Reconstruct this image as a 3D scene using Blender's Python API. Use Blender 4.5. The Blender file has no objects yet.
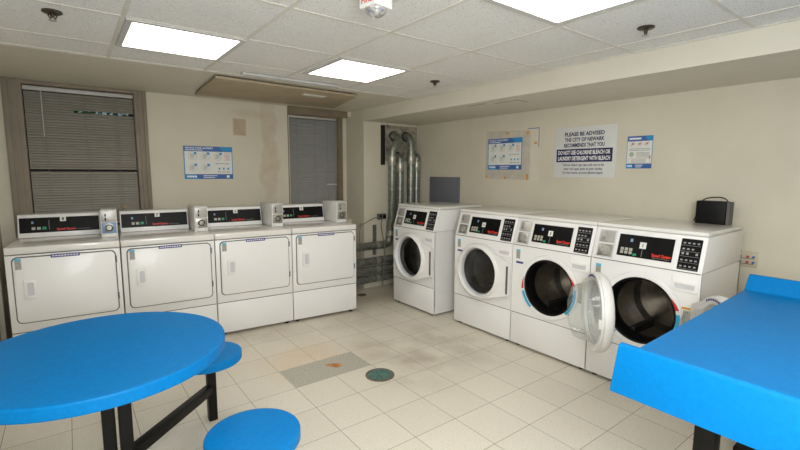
import bpy, bmesh, math, random
from mathutils import Vector, Matrix
random.seed(7)
C = bpy.context.scene.collection
PI = math.pi

# ------------------------------------------------------------------ materials
def lin(h):
    c = [int(h[i:i+2], 16)/255 for i in (0, 2, 4)]
    return tuple(x/12.92 if x <= .04045 else ((x+.055)/1.055)**2.4 for x in c) + (1,)

def mat(name, hexc, rough=.5, metal=0., var=.06, scale=12., bump=0., bscale=80., spec=.5, emit=None, es=0., coat=0.):
    m = bpy.data.materials.new(name); m.use_nodes = True
    nt = m.node_tree; N = nt.nodes; L = nt.links
    b = N['Principled BSDF']
    tc = N.new('ShaderNodeTexCoord'); no = N.new('ShaderNodeTexNoise'); no.inputs['Scale'].default_value = scale
    no.inputs['Detail'].default_value = 4
    L.new(tc.outputs['Object'], no.inputs['Vector'])
    rp = N.new('ShaderNodeValToRGB')
    c = lin(hexc)
    rp.color_ramp.elements[0].position = .3; rp.color_ramp.elements[1].position = .7
    rp.color_ramp.elements[0].color = tuple(max(0, x*(1-var)) for x in c[:3]) + (1,)
    rp.color_ramp.elements[1].color = tuple(min(1, x*(1+var)) for x in c[:3]) + (1,)
    L.new(no.outputs['Fac'], rp.inputs['Fac']); L.new(rp.outputs['Color'], b.inputs['Base Color'])
    b.inputs['Roughness'].default_value = rough; b.inputs['Metallic'].default_value = metal
    b.inputs['Specular IOR Level'].default_value = spec
    b.inputs['Coat Weight'].default_value = coat
    if bump:
        n2 = N.new('ShaderNodeTexNoise'); n2.inputs['Scale'].default_value = bscale
        L.new(tc.outputs['Object'], n2.inputs['Vector'])
        bp = N.new('ShaderNodeBump'); bp.inputs['Strength'].default_value = bump; bp.inputs['Distance'].default_value = .005
        L.new(n2.outputs['Fac'], bp.inputs['Height']); L.new(bp.outputs['Normal'], b.inputs['Normal'])
    if emit:
        b.inputs['Emission Color'].default_value = lin(emit); b.inputs['Emission Strength'].default_value = es
    return m

def glass_mat(name, tint, blend=.12, gain=1., base=0., haze=0.):
    m = bpy.data.materials.new(name); m.use_nodes = True
    nt = m.node_tree; N = nt.nodes; L = nt.links; N.clear()
    out = N.new('ShaderNodeOutputMaterial'); t = N.new('ShaderNodeBsdfTransparent'); g = N.new('ShaderNodeBsdfGlossy')
    t.inputs['Color'].default_value = tint; g.inputs['Roughness'].default_value = .03
    lw = N.new('ShaderNodeLayerWeight'); lw.inputs['Blend'].default_value = blend
    k = N.new('ShaderNodeMath'); k.operation = 'MULTIPLY_ADD'; k.inputs[1].default_value = gain; k.inputs[2].default_value = base
    L.new(lw.outputs['Fresnel'], k.inputs[0])
    mx = N.new('ShaderNodeMixShader'); d = N.new('ShaderNodeBsdfDiffuse'); d.inputs['Color'].default_value = (.8, .86, .85, 1)
    L.new(k.outputs[0], mx.inputs['Fac']); L.new(t.outputs[0], mx.inputs[1]); L.new(g.outputs[0], mx.inputs[2])
    m2 = N.new('ShaderNodeMixShader'); m2.inputs['Fac'].default_value = haze
    L.new(mx.outputs[0], m2.inputs[1]); L.new(d.outputs[0], m2.inputs[2])
    L.new(m2.outputs[0], out.inputs['Surface'])
    return m

class G:  # small node builder
    def __init__(s, name):
        s.m = bpy.data.materials.new(name); s.m.use_nodes = True
        s.N = s.m.node_tree.nodes; s.L = s.m.node_tree.links; s.b = s.N['Principled BSDF']
        tc = s.N.new('ShaderNodeTexCoord'); s.co = tc.outputs['Object']
        sx = s.N.new('ShaderNodeSeparateXYZ'); s.L.new(s.co, sx.inputs[0]); s.x, s.y, s.z = sx.outputs
    def math(s, op, a, b=0.):
        n = s.N.new('ShaderNodeMath'); n.operation = op
        for i, v in enumerate((a, b)):
            if isinstance(v, (int, float)): n.inputs[i].default_value = v
            else: s.L.new(v, n.inputs[i])
        return n.outputs[0]
    def noise(s, scale, detail=4, vec=None):
        n = s.N.new('ShaderNodeTexNoise'); n.inputs['Scale'].default_value = scale; n.inputs['Detail'].default_value = detail
        s.L.new(vec or s.co, n.inputs['Vector']); return n.outputs['Fac']
    def ramp(s, fac, stops):
        r = s.N.new('ShaderNodeValToRGB'); s.L.new(fac, r.inputs[0]); e = r.color_ramp.elements
        while len(e) < len(stops): e.new(.5)
        for k, (p, c) in enumerate(stops): e[k].position = p; e[k].color = c if isinstance(c, tuple) else lin(c)
        return r.outputs[0]
    def mix(s, fac, a, b):
        n = s.N.new('ShaderNodeMix'); n.data_type = 'RGBA'
        for k, v in ((0, fac), (6, a), (7, b)):
            if isinstance(v, str): n.inputs[k].default_value = lin(v)
            elif isinstance(v, (int, float, tuple)): n.inputs[k].default_value = v
            else: s.L.new(v, n.inputs[k])
        return n.outputs[2]
    def band(s, v, lo, hi, soft):      # soft box mask lo..hi
        def ss(a, b):
            n = s.N.new('ShaderNodeMapRange'); n.interpolation_type = 'SMOOTHSTEP'
            s.L.new(v, n.inputs[0]); n.inputs[1].default_value = a; n.inputs[2].default_value = b; return n.outputs[0]
        return s.math('MULTIPLY', ss(lo-soft, lo+soft), s.math('SUBTRACT', 1., ss(hi-soft, hi+soft)))
    def bump(s, h, strength, dist=.003):
        n = s.N.new('ShaderNodeBump'); n.inputs['Strength'].default_value = strength; n.inputs['Distance'].default_value = dist
        s.L.new(h, n.inputs['Height']); s.L.new(n.outputs[0], s.b.inputs['Normal'])
    def done(s, col, rough=.5, spec=.5):
        s.L.new(col, s.b.inputs['Base Color'])
        if isinstance(rough, float): s.b.inputs['Roughness'].default_value = rough
        else: s.L.new(rough, s.b.inputs['Roughness'])
        s.b.inputs['Specular IOR Level'].default_value = spec
        return s.m

T = .3048
def floor_mat():
    g = G('vinyl_floor_tile')
    br = g.N.new('ShaderNodeTexBrick'); br.offset = 0; br.squash = 1
    g.L.new(g.co, br.inputs['Vector'])
    for k, v in dict(Scale=1., **{'Mortar Size': .0016, 'Mortar Smooth': .2, 'Bias': 0., 'Brick Width': T, 'Row Height': T}).items(): br.inputs[k].default_value = v
    br.inputs['Color1'].default_value = lin('DDD6C6'); br.inputs['Color2'].default_value = lin('E3DCCC'); br.inputs['Mortar'].default_value = lin('7D705C')
    sp = g.ramp(g.noise(160, 3), [(.3, '9C8A6A'), (.44, 'FFFFFF'), (.6, 'FFFFFF'), (.75, 'FFF6E4')])
    n = g.N.new('ShaderNodeMix'); n.data_type = 'RGBA'; n.blend_type = 'MULTIPLY'; n.inputs[0].default_value = .55
    g.L.new(br.outputs['Color'], n.inputs[6]); g.L.new(sp, n.inputs[7])
    col = n.outputs[2]
    # brown grime around the drain and by the machines
    dr = g.math('MULTIPLY', g.band(g.x, .3, 1.3, .25), g.band(g.y, .15, 1.0, .3))
    dirt = g.math('MULTIPLY', dr, g.ramp(g.noise(3.2, 6), [(.38, (0, 0, 0, 1)), (.65, (1, 1, 1, 1))]))
    col = g.mix(g.math('MULTIPLY', dirt, .5), col, '93836A')
    d2 = g.math('MULTIPLY', g.band(g.y, 1.4, 3, .3), g.ramp(g.noise(2.2, 6), [(.3, (0, 0, 0, 1)), (.7, (1, 1, 1, 1))]))
    col = g.mix(g.math('MULTIPLY', d2, .45), col, '8C7C62')
    # yellow rust wash in front of the drain patch
    yw = g.math('MULTIPLY', g.band(g.x, -.35, .25, .18), g.band(g.y, .72, 1.25, .16))
    col = g.mix(g.math('MULTIPLY', g.math('MULTIPLY', yw, g.noise(6, 5)), .5), col, 'D6A964')
    # grey replacement tiles
    pm = g.math('MULTIPLY', g.band(g.x, -.30, .3048, .001), g.band(g.y, T*2, T*3, .001))
    grey = g.ramp(g.noise(95, 2), [(.35, '9E9A8C'), (.55, 'B8B3A4'), (.7, 'C6C1B2')])
    col = g.mix(pm, col, grey)
    # orange rust drop
    px = g.math('SUBTRACT', g.x, .07); py = g.math('SUBTRACT', g.y, .775)
    u = g.math('ADD', g.math('MULTIPLY', px, .75), g.math('MULTIPLY', py, -.66)); v = g.math('ADD', g.math('MULTIPLY', px, .66), g.math('MULTIPLY', py, .75))
    r2 = g.math('ADD', g.math('POWER', g.math('DIVIDE', u, .075), 2.), g.math('POWER', g.math('DIVIDE', v, g.math('ADD', .034, g.math('MULTIPLY', u, .3))), 2.))
    rm = g.ramp(r2, [(.55, (1, 1, 1, 1)), (1., (0, 0, 0, 1))])
    col = g.mix(rm, col, g.ramp(g.noise(20), [(.35, '9E5A1A'), (.65, 'D08C3C')]))
    rough = g.math('ADD', .28, g.math('MULTIPLY', g.noise(5), .25))
    g.bump(br.outputs['Fac'], -.3, .002)
    return g.done(col, rough, .4)

def ceil_mat():
    g = G('acoustic_ceiling_tile')
    sp = g.ramp(g.noise(130, 2), [(.0, 'A9A69E'), (.33, 'A9A69E'), (.41, 'F6F5F2'), (1, 'F6F5F2')])
    big = g.ramp(g.noise(1.3, 3), [(.3, 'ECEBE8'), (.7, 'F3F2EF')])
    n = g.N.new('ShaderNodeMix'); n.data_type = 'RGBA'; n.blend_type = 'MULTIPLY'; n.inputs[0].default_value = .6
    g.L.new(big, n.inputs[6]); g.L.new(sp, n.inputs[7])
    g.bump(g.noise(130, 2), .25, .004)
    return g.done(n.outputs[2], .95, .1)

def wall_mat(name, stain=False):
    g = G(name)
    col = g.ramp(g.noise(2.5, 5), [(.3, 'CFC8B4'), (.7, 'D7D0BD')])
    if stain:
        w = g.noise(9, 4)
        s1 = g.math('MULTIPLY', g.band(g.x, .0, .135, .012), g.band(g.z, 1.845, 2.02, .012))
        col = g.mix(g.math('MULTIPLY', s1, g.math('ADD', .3, g.math('MULTIPLY', w, .6))), col, 'A5835C')
        xx = g.math('ADD', g.x, g.math('MULTIPLY', g.math('SUBTRACT', g.noise(5, 3), .5), .22))
        s2 = g.math('MULTIPLY', g.band(xx, .30, .47, .03), g.band(g.z, 1.15, 2.2, .2))
        col = g.mix(g.math('MULTIPLY', s2, g.math('MULTIPLY', w, .55)), col, 'A68458')
        s3 = g.math('MULTIPLY', g.band(xx, .02, .32, .06), g.band(g.z, 2.04, 2.12, .03))
        col = g.mix(g.math('MULTIPLY', s3, g.math('MULTIPLY', w, .35)), col, 'A8845A')
    g.bump(g.noise(160, 3), .12, .002)
    return g.done(col, .6, .3)

M = dict(
    floor=floor_mat(), ceil=ceil_mat(), wall=wall_mat('beige_wall_paint'), wall_stain=wall_mat('stained_beige_wall_paint', True),
    soffit=mat('cream_soffit_paint', 'D6D0C0', .6, var=.03, scale=3, bump=.08),
    grid=mat('ceiling_grid_metal', 'DAD6CB', .5, var=.05),
    casing=mat('brown_window_casing', '7F725E', .5, var=.12, scale=6),
    board=mat('tan_access_board', 'AB9B80', .6, var=.12, scale=4),
    dark=mat('dark_gap', '1C1A18', .8),
    enamel=mat('white_enamel', 'EAE9E6', .38, var=.015, scale=3, coat=.1),
    enamel_top=mat('white_enamel_lid', 'E4E2DC', .2, var=.02, scale=3, coat=.3),
    plastic=mat('white_plastic', 'E6E5E1', .35, var=.02),
    recess=mat('grey_recess', 'CBCBCE', .4, var=.05),
    seam=mat('seam_grey', '5F5E5A', .7),
    black=mat('black_gloss_panel', '080809', .3, var=.2, spec=.2),
    blackm=mat('black_rubber', '080809', .5, var=.2, spec=.25),
    steel=mat('brushed_steel', 'A9A79E', .35, metal=.9, var=.12, scale=30),
    steel_box=mat('coin_plate_steel', 'B4B2AC', .4, metal=.5, var=.08, scale=25),
    drum=mat('drum_steel', '8B857C', .3, metal=.95, var=.25, scale=14, bump=.3, bscale=120),
    agit=mat('drum_fin', '1E1C1A', .5, var=.2),
    red=mat('red_print', 'D8301E', .4), grey_print=mat('grey_print', '9A9A9A', .5), white_print=mat('white_print', 'F0F0EC', .5),
    green=mat('green_button', '14966A', .4), key=mat('grey_button', 'A9A79A', .4), led=mat('blue_display', '7E9CC8', .3),
    label=mat('violet_label', '3A3C86', .4), sticker=mat('sticker_grey', '9C9B92', .5, var=.25, scale=140), sky=mat('sky_blue_print', '58B4D2', .4),
    ringblue=mat('ring_blue_label', '2FA3D0', .4), ringred=mat('ring_red_label', 'C22A30', .4),
    coinblue=mat('coin_blue_plate', '7B98BE', .35, var=.1),
    blue=mat('blue_fibreglass', '0078BE', .45, var=.06, scale=60, bump=.05, bscale=180, spec=.16),
    frame=mat('black_painted_steel', '0E0C0B', .45, var=.35, scale=30, spec=.25),
    galv=mat('galvanised_duct', '8B8F86', .36, metal=.65, var=.3, scale=25),
    clamp=mat('bright_clamp', 'B9B6AA', .35, metal=.7, var=.15),
    foil=mat('foil_plate', 'B0AA9E', .35, metal=.6, var=.4, scale=18, bump=.9, bscale=30),
    greypanel=mat('grey_panel_paint', '6E7178', .5, var=.06, scale=5),
    sign=mat('sign_white', 'D9D9D6', .45, var=.02), navy=mat('navy_print', '0E1650', .45),
    pale=mat('pale_paper', 'D6CFBC', .7, var=.02), paper=mat('paper_white', 'E2E2DC', .6, var=.02), posterblue=mat('poster_blue', '3C66A8', .5), postercyan=mat('poster_cyan', '2E8FC8', .5),
    printgrey=mat('print_grey', '8F938E', .6), printgreen=mat('print_green', 'A8B698', .6), printred=mat('print_red', 'C87A70', .6),
    cardboard=mat('grey_card', 'C3BCAE', .7, var=.1), tape=mat('orange_tape', 'D8952E', .6),
    slat=mat('blind_slat', '8F8A7E', .45, var=.04, spec=.4), slat_grey=mat('blind_slat_grey', '9B9A96', .45, var=.04), rail=mat('blind_rail', 'BDBBB6', .4),
    cord=mat('grey_cable', '77726A', .6), bcord=mat('black_cable', '141414', .5),
    drain=mat('teal_drain_grate', '54776E', .6, metal=.1, var=.6, scale=70), drainring=mat('drain_ring', '746A5A', .6, metal=.2, var=.35, scale=20),
    chrome=mat('sprinkler_bronze', '5C5347', .35, metal=.8, var=.2), lens=mat('strobe_lens', 'C9C9C9', .12, metal=.6, var=.5, scale=60),
    outlet=mat('ivory_plate', 'BFB39A', .5), outblue=mat('blue_valve', '3E6AA8', .5), outred=mat('red_valve', 'B04A40', .5),
    diff=mat('light_diffuser', 'FFFFFF', .5, emit='FFF8F0', es=6.6), lframe=mat('light_frame', 'C9C8C4', .4),
    leaf=mat('hedge_leaf', '5B8A3C', .6, var=.5, scale=20), soil=mat('outdoor_ground', '5D6650', .9, var=.3, scale=4),
    pane=glass_mat('window_glass', (.9, .93, .92, 1)), dglass=glass_mat('door_glass_dark', (.62, .64, .64, 1), .3, 1., .03), bowl=glass_mat('door_bowl_glass', (.98, .992, .988, 1), .25, .32, .06, .07),
)

# ------------------------------------------------------------------ mesh helpers
class MB:
    def __init__(s): s.b = bmesh.new()
    def _merge(s, t):
        me = bpy.data.meshes.new('t'); t.to_mesh(me); t.free(); s.b.from_mesh(me); bpy.data.meshes.remove(me)
    def box(s, x0, x1, y0, y1, z0, z1, bev=0., seg=2, rot=None):
        t = bmesh.new(); bmesh.ops.create_cube(t, size=1)
        for v in t.verts: v.co = Vector(((x0+x1)/2+v.co.x*(x1-x0), (y0+y1)/2+v.co.y*(y1-y0), (z0+z1)/2+v.co.z*(z1-z0)))
        if bev: bmesh.ops.bevel(t, geom=t.edges[:], offset=bev, segments=seg, profile=.5, affect='EDGES')
        if rot: bmesh.ops.transform(t, matrix=rot, verts=t.verts)
        s._merge(t); return s
    def prism(s, pts, axis, a0, a1, bev=0., seg=2):   # polygon extruded along axis: 'x' pts=(y,z), 'y' pts=(x,z), 'z' pts=(x,y)
        t = bmesh.new()
        def P(p, a): return {'x': (a, p[0], p[1]), 'y': (p[0], a, p[1]), 'z': (p[0], p[1], a)}[axis]
        A = [t.verts.new(P(p, a0)) for p in pts]; B = [t.verts.new(P(p, a1)) for p in pts]; n = len(pts)
        t.faces.new(A); t.faces.new(B)
        for i in range(n): t.faces.new((A[i], A[(i+1) % n], B[(i+1) % n], B[i]))
        bmesh.ops.recalc_face_normals(t, faces=t.faces)
        if bev: bmesh.ops.bevel(t, geom=t.edges[:], offset=bev, segments=seg, profile=.5, affect='EDGES')
        s._merge(t); return s
    def lathe(s, prof, c=(0, 0, 0), axis='z', seg=40, a0=0., a1=2*PI):   # prof: (radius, along)
        t = bmesh.new(); full = abs(a1-a0-2*PI) < 1e-6; n = seg if full else seg+1; rows = []
        for r, h in prof:
            row = []
            for k in range(n):
                a = a0+(a1-a0)*k/seg; u, v = r*math.cos(a), r*math.sin(a)
                p = {'z': (u, v, h), 'y': (u, h, v), 'x': (h, u, v)}[axis]
                row.append(t.verts.new((p[0]+c[0], p[1]+c[1], p[2]+c[2])))
            rows.append(row)
        for i in range(len(rows)-1):
            for k in range(n if full else n-1):
                q = (rows[i][k], rows[i][(k+1) % n], rows[i+1][(k+1) % n], rows[i+1][k])
                try: t.faces.new(q)
                except ValueError: pass
        bmesh.ops.remove_doubles(t, verts=t.verts, dist=1e-6)
        bmesh.ops.recalc_face_normals(t, faces=t.faces)
        s._merge(t); return s
    def cyl(s, p0, p1, r, seg=16, r1=None):
        return s.tube([p0, p1], r, seg, r1)
    def tube(s, path, r, seg=12, r1=None):
        t = bmesh.new(); P = [Vector(p) for p in path]; rows = []; up = None
        for i, p in enumerate(P):
            d = ((P[i]-P[i-1]).normalized() if i else Vector()) + ((P[i+1]-P[i]).normalized() if i < len(P)-1 else Vector())
            d.normalize()
            if up is None: up = d.orthogonal().normalized()
            up = (up-d*up.dot(d)).normalized(); w = d.cross(up)
            rr = r if r1 is None else r+(r1-r)*i/(len(P)-1)
            if 0 < i < len(P)-1:
                cs = (P[i]-P[i-1]).normalized().dot((P[i+1]-P[i]).normalized()); k = 1/max(.5, math.sqrt((1+cs)/2))
            rows.append([t.verts.new(p+up*rr*math.cos(2*PI*k/seg)+w*rr*math.sin(2*PI*k/seg)) for k in range(seg)])
        for i in range(len(rows)-1):
            for k in range(seg): t.faces.new((rows[i][k], rows[i][(k+1) % seg], rows[i+1][(k+1) % seg], rows[i+1][k]))
        t.faces.new(rows[0][::-1]); t.faces.new(rows[-1])
        bmesh.ops.recalc_face_normals(t, faces=t.faces)
        s._merge(t); return s
    def quad(s, *pts):
        s.b.faces.new([s.b.verts.new(p) for p in pts]); return s
    def text(s, body, x, z, w=None, h=.02, y=0., align='l', bold=0., space=1.):   # lettering standing in the XZ plane, facing -Y; (x, z) baseline start
        cu = bpy.data.curves.new('txt', 'FONT'); cu.body = body; cu.size = 1; cu.extrude = 0.; cu.offset = bold; cu.space_character = space; cu.resolution_u = 2
        ob = bpy.data.objects.new('txt', cu); C.objects.link(ob); bpy.context.view_layer.update()
        me = bpy.data.meshes.new_from_object(ob.evaluated_get(bpy.context.evaluated_depsgraph_get()))
        xs = [v.co.x for v in me.vertices]; ys = [v.co.y for v in me.vertices]
        if xs:
            x0, x1 = min(xs), max(xs); sy = h/.7; sx = (w/(x1-x0)) if w else sy
            off = {'l': 0, 'c': -(x1-x0)*sx/2, 'r': -(x1-x0)*sx}[align]
            for v in me.vertices: v.co = Vector((x+off+(v.co.x-x0)*sx, y, z+v.co.y*sy))
            s.b.from_mesh(me)
        bpy.data.objects.remove(ob); bpy.data.curves.remove(cu); bpy.data.meshes.remove(me); return s
    def done(s, name, m, parent=None, smooth=None, xf=None):
        if xf is not None: bmesh.ops.transform(s.b, matrix=xf, verts=s.b.verts)
        me = bpy.data.meshes.new(name); s.b.to_mesh(me); s.b.free()
        me.materials.append(M[m] if isinstance(m, str) else m)
        if smooth is not False:
            me.polygons.foreach_set('use_smooth', [True]*len(me.polygons))
            try: me.set_sharp_from_angle(angle=math.radians(smooth or 35))
            except Exception: pass
        o = bpy.data.objects.new(name, me); C.objects.link(o)
        if parent: o.parent = parent
        return o

def tag(o, label, cat, group=None, kind=None):
    o['label'] = label; o['category'] = cat
    if group: o['group'] = group
    if kind: o['kind'] = kind
    return o
def thing(name, label, cat, loc=(0, 0, 0), rz=0., group=None):
    o = bpy.data.objects.new(name, None); C.objects.link(o); o.empty_display_size = .1
    o.location = loc; o.rotation_euler = (0, 0, rz)
    return tag(o, label, cat, group)
def struct(o): o['kind'] = 'structure'; return o
def rrect(x0, x1, z0, z1, r, n=5):
    pts = []
    for cx, cz, a in ((x1-r, z1-r, 0), (x0+r, z1-r, PI/2), (x0+r, z0+r, PI), (x1-r, z0+r, 1.5*PI)):
        for k in range(n+1): pts.append((cx+r*math.cos(a+PI/2*k/n), cz+r*math.sin(a+PI/2*k/n)))
    return pts
def outline(mb, pts, w, y0, y1):      # thin frame following a closed outline in XZ
    n = len(pts); cx = sum(p[0] for p in pts)/n; cz = sum(p[1] for p in pts)/n
    inn = []
    for i in range(n):
        a, b = Vector(pts[i-1]), Vector(pts[(i+1) % n]); d = (b-a).normalized(); nr = Vector((-d.y, d.x)); inn.append((pts[i][0]+nr.x*w, pts[i][1]+nr.y*w))
    for i in range(n):
        j = (i+1) % n
        mb.quad((pts[i][0], y0, pts[i][1]), (pts[j][0], y0, pts[j][1]), (inn[j][0], y0, inn[j][1]), (inn[i][0], y0, inn[i][1]))
    return mb

# ------------------------------------------------------------------ room shell
H = 2.213; XR = 2.28; XS = 1.45; ZS = 2.07; YF = 2.80; YD = 2.50; XL = -2.25; YB = -4.0; YC = 1.53
struct(MB().box(XL-.1, XR+.1, YB-.1, YF+.4, -.1, 0).done('floor', 'floor'))
struct(MB().box(XL, XS, YB, YC, H, H+.05).done('ceiling', 'ceil'))
tg = MB()
GX = [-1.785, -1.175, -.575, .0, .615, 1.225]
for x in GX:
    tg.box(x-.010, x+.010, YB, YC, H-.003, H+.002)
for n in range(-7, 4):
    y = -.06+.61*n
    if YB < y < YC-.03: tg.box(XL, XS, y-.010, y+.010, H-.0027, H+.002)
tg.box(XL, XS, YC-.02, YC, H-.004, H+.002); tg.box(XS-.02, XS, YB, YC, H-.004, H+.002)
struct(tg.done('trim_1', 'grid', smooth=False))
struct(MB().box(XL, XS, YC+.008, YF+.35, H-.006, H+.06).done('trim_2', 'soffit', smooth=False))       # painted border strip of the ceiling
struct(MB().box(XS, XR, YB, YD, ZS, H+.06).done('trim_3', 'soffit', smooth=False))                    # dropped soffit
sc_ = MB()
for a, b in (((1.56, .88), (1.60, .66)), ((1.62, .60), (1.72, .38))):
    sc_.box(min(a[0], b[0]), min(a[0], b[0])+.006, min(a[1], b[1]), max(a[1], b[1]), ZS-.002, ZS+.001)
sc_.box(1.60, 1.76, .36, .366, ZS-.002, ZS+.001)
struct(sc_.done('trim_4', 'seam', smooth=False))
# far wall, opening of window 1 left open; window 2 stands in a recess
W1 = (-1.70, -.90, .95, 2.175); R2 = (.608, XS, .85, 2.15); RD = .11
w = MB()
w.box(XL, W1[0], YF, YF+.12, 0, H); w.box(W1[1], R2[0], YF, YF+.12, 0, H)
w.box(W1[0], W1[1], YF, YF+.12, 0, W1[2]); w.box(W1[0], W1[1], YF, YF+.12, W1[3], H)
w.box(R2[0], R2[1], YF, YF+.12, 0, R2[2]); w.box(R2[0], R2[1], YF, YF+.12, R2[3], H)
w.box(R2[0], .68, YF+.12, YF+.3, 0, H); w.box(1.33, XS, YF+.12, YF+.3, 0, H); w.box(.68, 1.33, YF+.12, YF+.3, 0, .95); w.box(.68, 1.33, YF+.12, YF+.3, 2.135, H)
struct(w.done('wall_far', 'wall_stain', smooth=False))
struct(MB().box(XS, XR, YD, YF+.3, 0, H).done('wall_corner', 'wall', smooth=False))
struct(MB().box(XR, XR+.12, YB, YF+.3, 0, H).done('wall_right', 'wall', smooth=False))
struct(MB().box(XL-.12, XL, YB, YF+.1, 0, H).box(XL, -1.915, 2.45, YF, 0, H).done('wall_left', 'wall', smooth=False))
struct(MB().box(XL-.1, XR+.1, YB-.12, YB, 0, H).done('wall_near', 'wall', smooth=False))

# window 1: stepped brown casing, sash and pane
win = struct(MB().box(-1.825, -1.70, YF-.02, YF, .9, H-.008).box(-1.815, -1.785, YF-.035, YF-.02, .9, H-.008).box(-1.76, -1.735, YF-.03, YF-.02, .9, H-.02)
    .box(-.90, -.80, YF-.02, YF, .9, H-.008).box(-.83, -.805, YF-.035, YF-.02, .9, H-.008).box(-.87, -.85, YF-.03, YF-.02, .9, H-.02)
    .box(-1.70, -.90, YF-.02, YF, 2.175, H-.008).done('window_1', 'casing', smooth=False))
MB().box(-1.70, -1.66, YF+.07, YF+.11, .95, 2.175).box(-.94, -.90, YF+.07, YF+.11, .95, 2.175).box(-1.66, -.94, YF+.07, YF+.11, .95, .99).box(-1.66, -.94, YF+.07, YF+.11, 2.135, 2.175).box(-1.66, -.94, YF+.06, YF+.11, 1.43, 1.475).done('window_sash', 'dark', win, smooth=False)
MB().box(-1.66, -.94, YF+.085, YF+.09, .99, 2.135).done('window_pane', 'pane', win, smooth=False)
YW = YF+.12
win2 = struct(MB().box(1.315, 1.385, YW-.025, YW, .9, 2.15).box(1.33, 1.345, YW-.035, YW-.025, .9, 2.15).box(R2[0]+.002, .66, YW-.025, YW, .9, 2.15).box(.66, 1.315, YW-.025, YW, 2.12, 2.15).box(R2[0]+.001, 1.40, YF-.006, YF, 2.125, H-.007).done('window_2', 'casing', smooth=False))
MB().box(.68, .72, YW+.06, YW+.1, .95, 2.135).box(1.29, 1.33, YW+.06, YW+.1, .95, 2.135).box(.72, 1.29, YW+.06, YW+.1, .95, .99).box(.72, 1.29, YW+.06, YW+.1, 2.095, 2.135).box(.72, 1.29, YW+.05, YW+.1, 1.43, 1.475).done('window_sash', 'casing', win2, smooth=False)
MB().box(.72, 1.29, YW+.08, YW+.085, .99, 2.095).done('window_pane', 'pane', win2, smooth=False)

def blind(x0, x1, y, zt, zb, label, m, skip=None, gap=None, wand=True):
    t = thing('window_blind', label, 'blind', ((x0+x1)/2, y, zb)); hw = (x1-x0)/2
    MB().box(-hw, hw, -.022, .022, zt-.032-zb, zt-zb, .003).done('headrail', 'rail', t)
    s = MB(); z = zt-.05; ta = math.radians(62)
    def slat(xa, xb, zz, ta):
        w_ = .0135; a = []
        for k in range(4):
            q = -1+2*k/3; off = .003*(1-q*q)
            a.append((q*w_*math.cos(ta)-off*math.sin(ta), zz-zb+q*w_*math.sin(ta)+off*math.cos(ta)))
        for k in range(3): s.quad((xa, a[k][0], a[k][1]), (xb, a[k][0], a[k][1]), (xb, a[k+1][0], a[k+1][1]), (xa, a[k+1][0], a[k+1][1]))
    while z > zb+.02:
        d = random.uniform(-.0012, .0012)
        if skip and abs(z-skip) < .013: pass
        elif gap and abs(z-gap) < .012:
            slat(-hw+.004, -hw*.15, z+d, ta); slat(-hw*.15, hw*.98, z+.012, math.radians(15))
        else: slat(-hw+.004, hw-.004, z+d, ta+random.uniform(-.06, .06))
        z -= .0225
    s.done('slats', m, t)
    cz = MB()
    for xx in (-hw*.68, hw*.6, hw*.05):
        cz.cyl((xx, -.018, .0), (xx, -.018, zt-.03-zb), .0012, 6)
    cz.done('ladder_cords', 'cord', t)
    MB().box(-hw+.004, hw-.004, -.014, .014, 0, .018, .003).done('bottom_rail', 'rail', t)
    if wand:
        MB().cyl((-hw*.7, -.03, zt-.42-zb), (-hw*.7, -.03, zt-.035-zb), .004, 8).done('tilt_wand', 'rail', t)
        c2 = MB().cyl((hw*.66, -.03, .17), (hw*.66, -.03, zt-.035-zb), .0015, 6).done('lift_cord', 'cord', t)
        MB().lathe([(0, .0), (.008, .004), (.009, .02), (.004, .035), (0, .036)], (hw*.66, -.03, .14), seg=12).done('cord_tassel', 'tape', c2)
    return t
blind(-1.695, -.905, YF+.03, 2.165, .97, 'closed beige slatted window blind inside the wide brown casing at left, gaps between some slats', 'slat', skip=1.455, gap=1.985)
b2 = blind(.672, 1.312, YW+.025, 2.13, .97, 'closed grey slatted window blind in the narrow recess beside the exhaust pipes', 'slat_grey', wand=False)
MB().box(.17, .318, -.032, -.016, 1.29-.97, 1.31-.97, .003).done('loose_rail', 'rail', b2)

# outside: ground and a leafy shrub seen through the blind gap
o = MB().box(-4, 4, YF+.45, 8, .3, .5).done('ground_outside', 'soil'); struct(o)
sh = thing('leafy_shrub', 'green leafy shrub outside, glimpsed through the gap in the left blind', 'shrub', (-1.0, 4.3, .5))
lf = MB()
for k in range(1200):
    a, e = random.uniform(0, 2*PI), math.acos(random.uniform(-1, 1)); r = random.uniform(.35, 1)**.5
    c = Vector((.75*r*math.sin(e)*math.cos(a), .45*r*math.sin(e)*math.sin(a), 1.35+.75*r*math.cos(e)))
    u = Vector((random.uniform(-1, 1), random.uniform(-1, 1), random.uniform(-1, 1))).normalized(); v = u.orthogonal().normalized()
    lf.quad(c-u*.06, c+v*.028, c+u*.06, c-v*.028)
lf.done('foliage', 'leaf', sh, smooth=False)
MB().tube([(0, 0, 0), (.03, .01, .5), (0, 0, 1.0)], .03, 8, .015).tube([(0, 0, .4), (.25, .05, .9), (.35, .1, 1.4)], .018, 8, .008).tube([(0, 0, .3), (-.25, -.05, .9), (-.35, 0, 1.4)], .018, 8, .008).done('stem', 'casing', sh)

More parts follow.
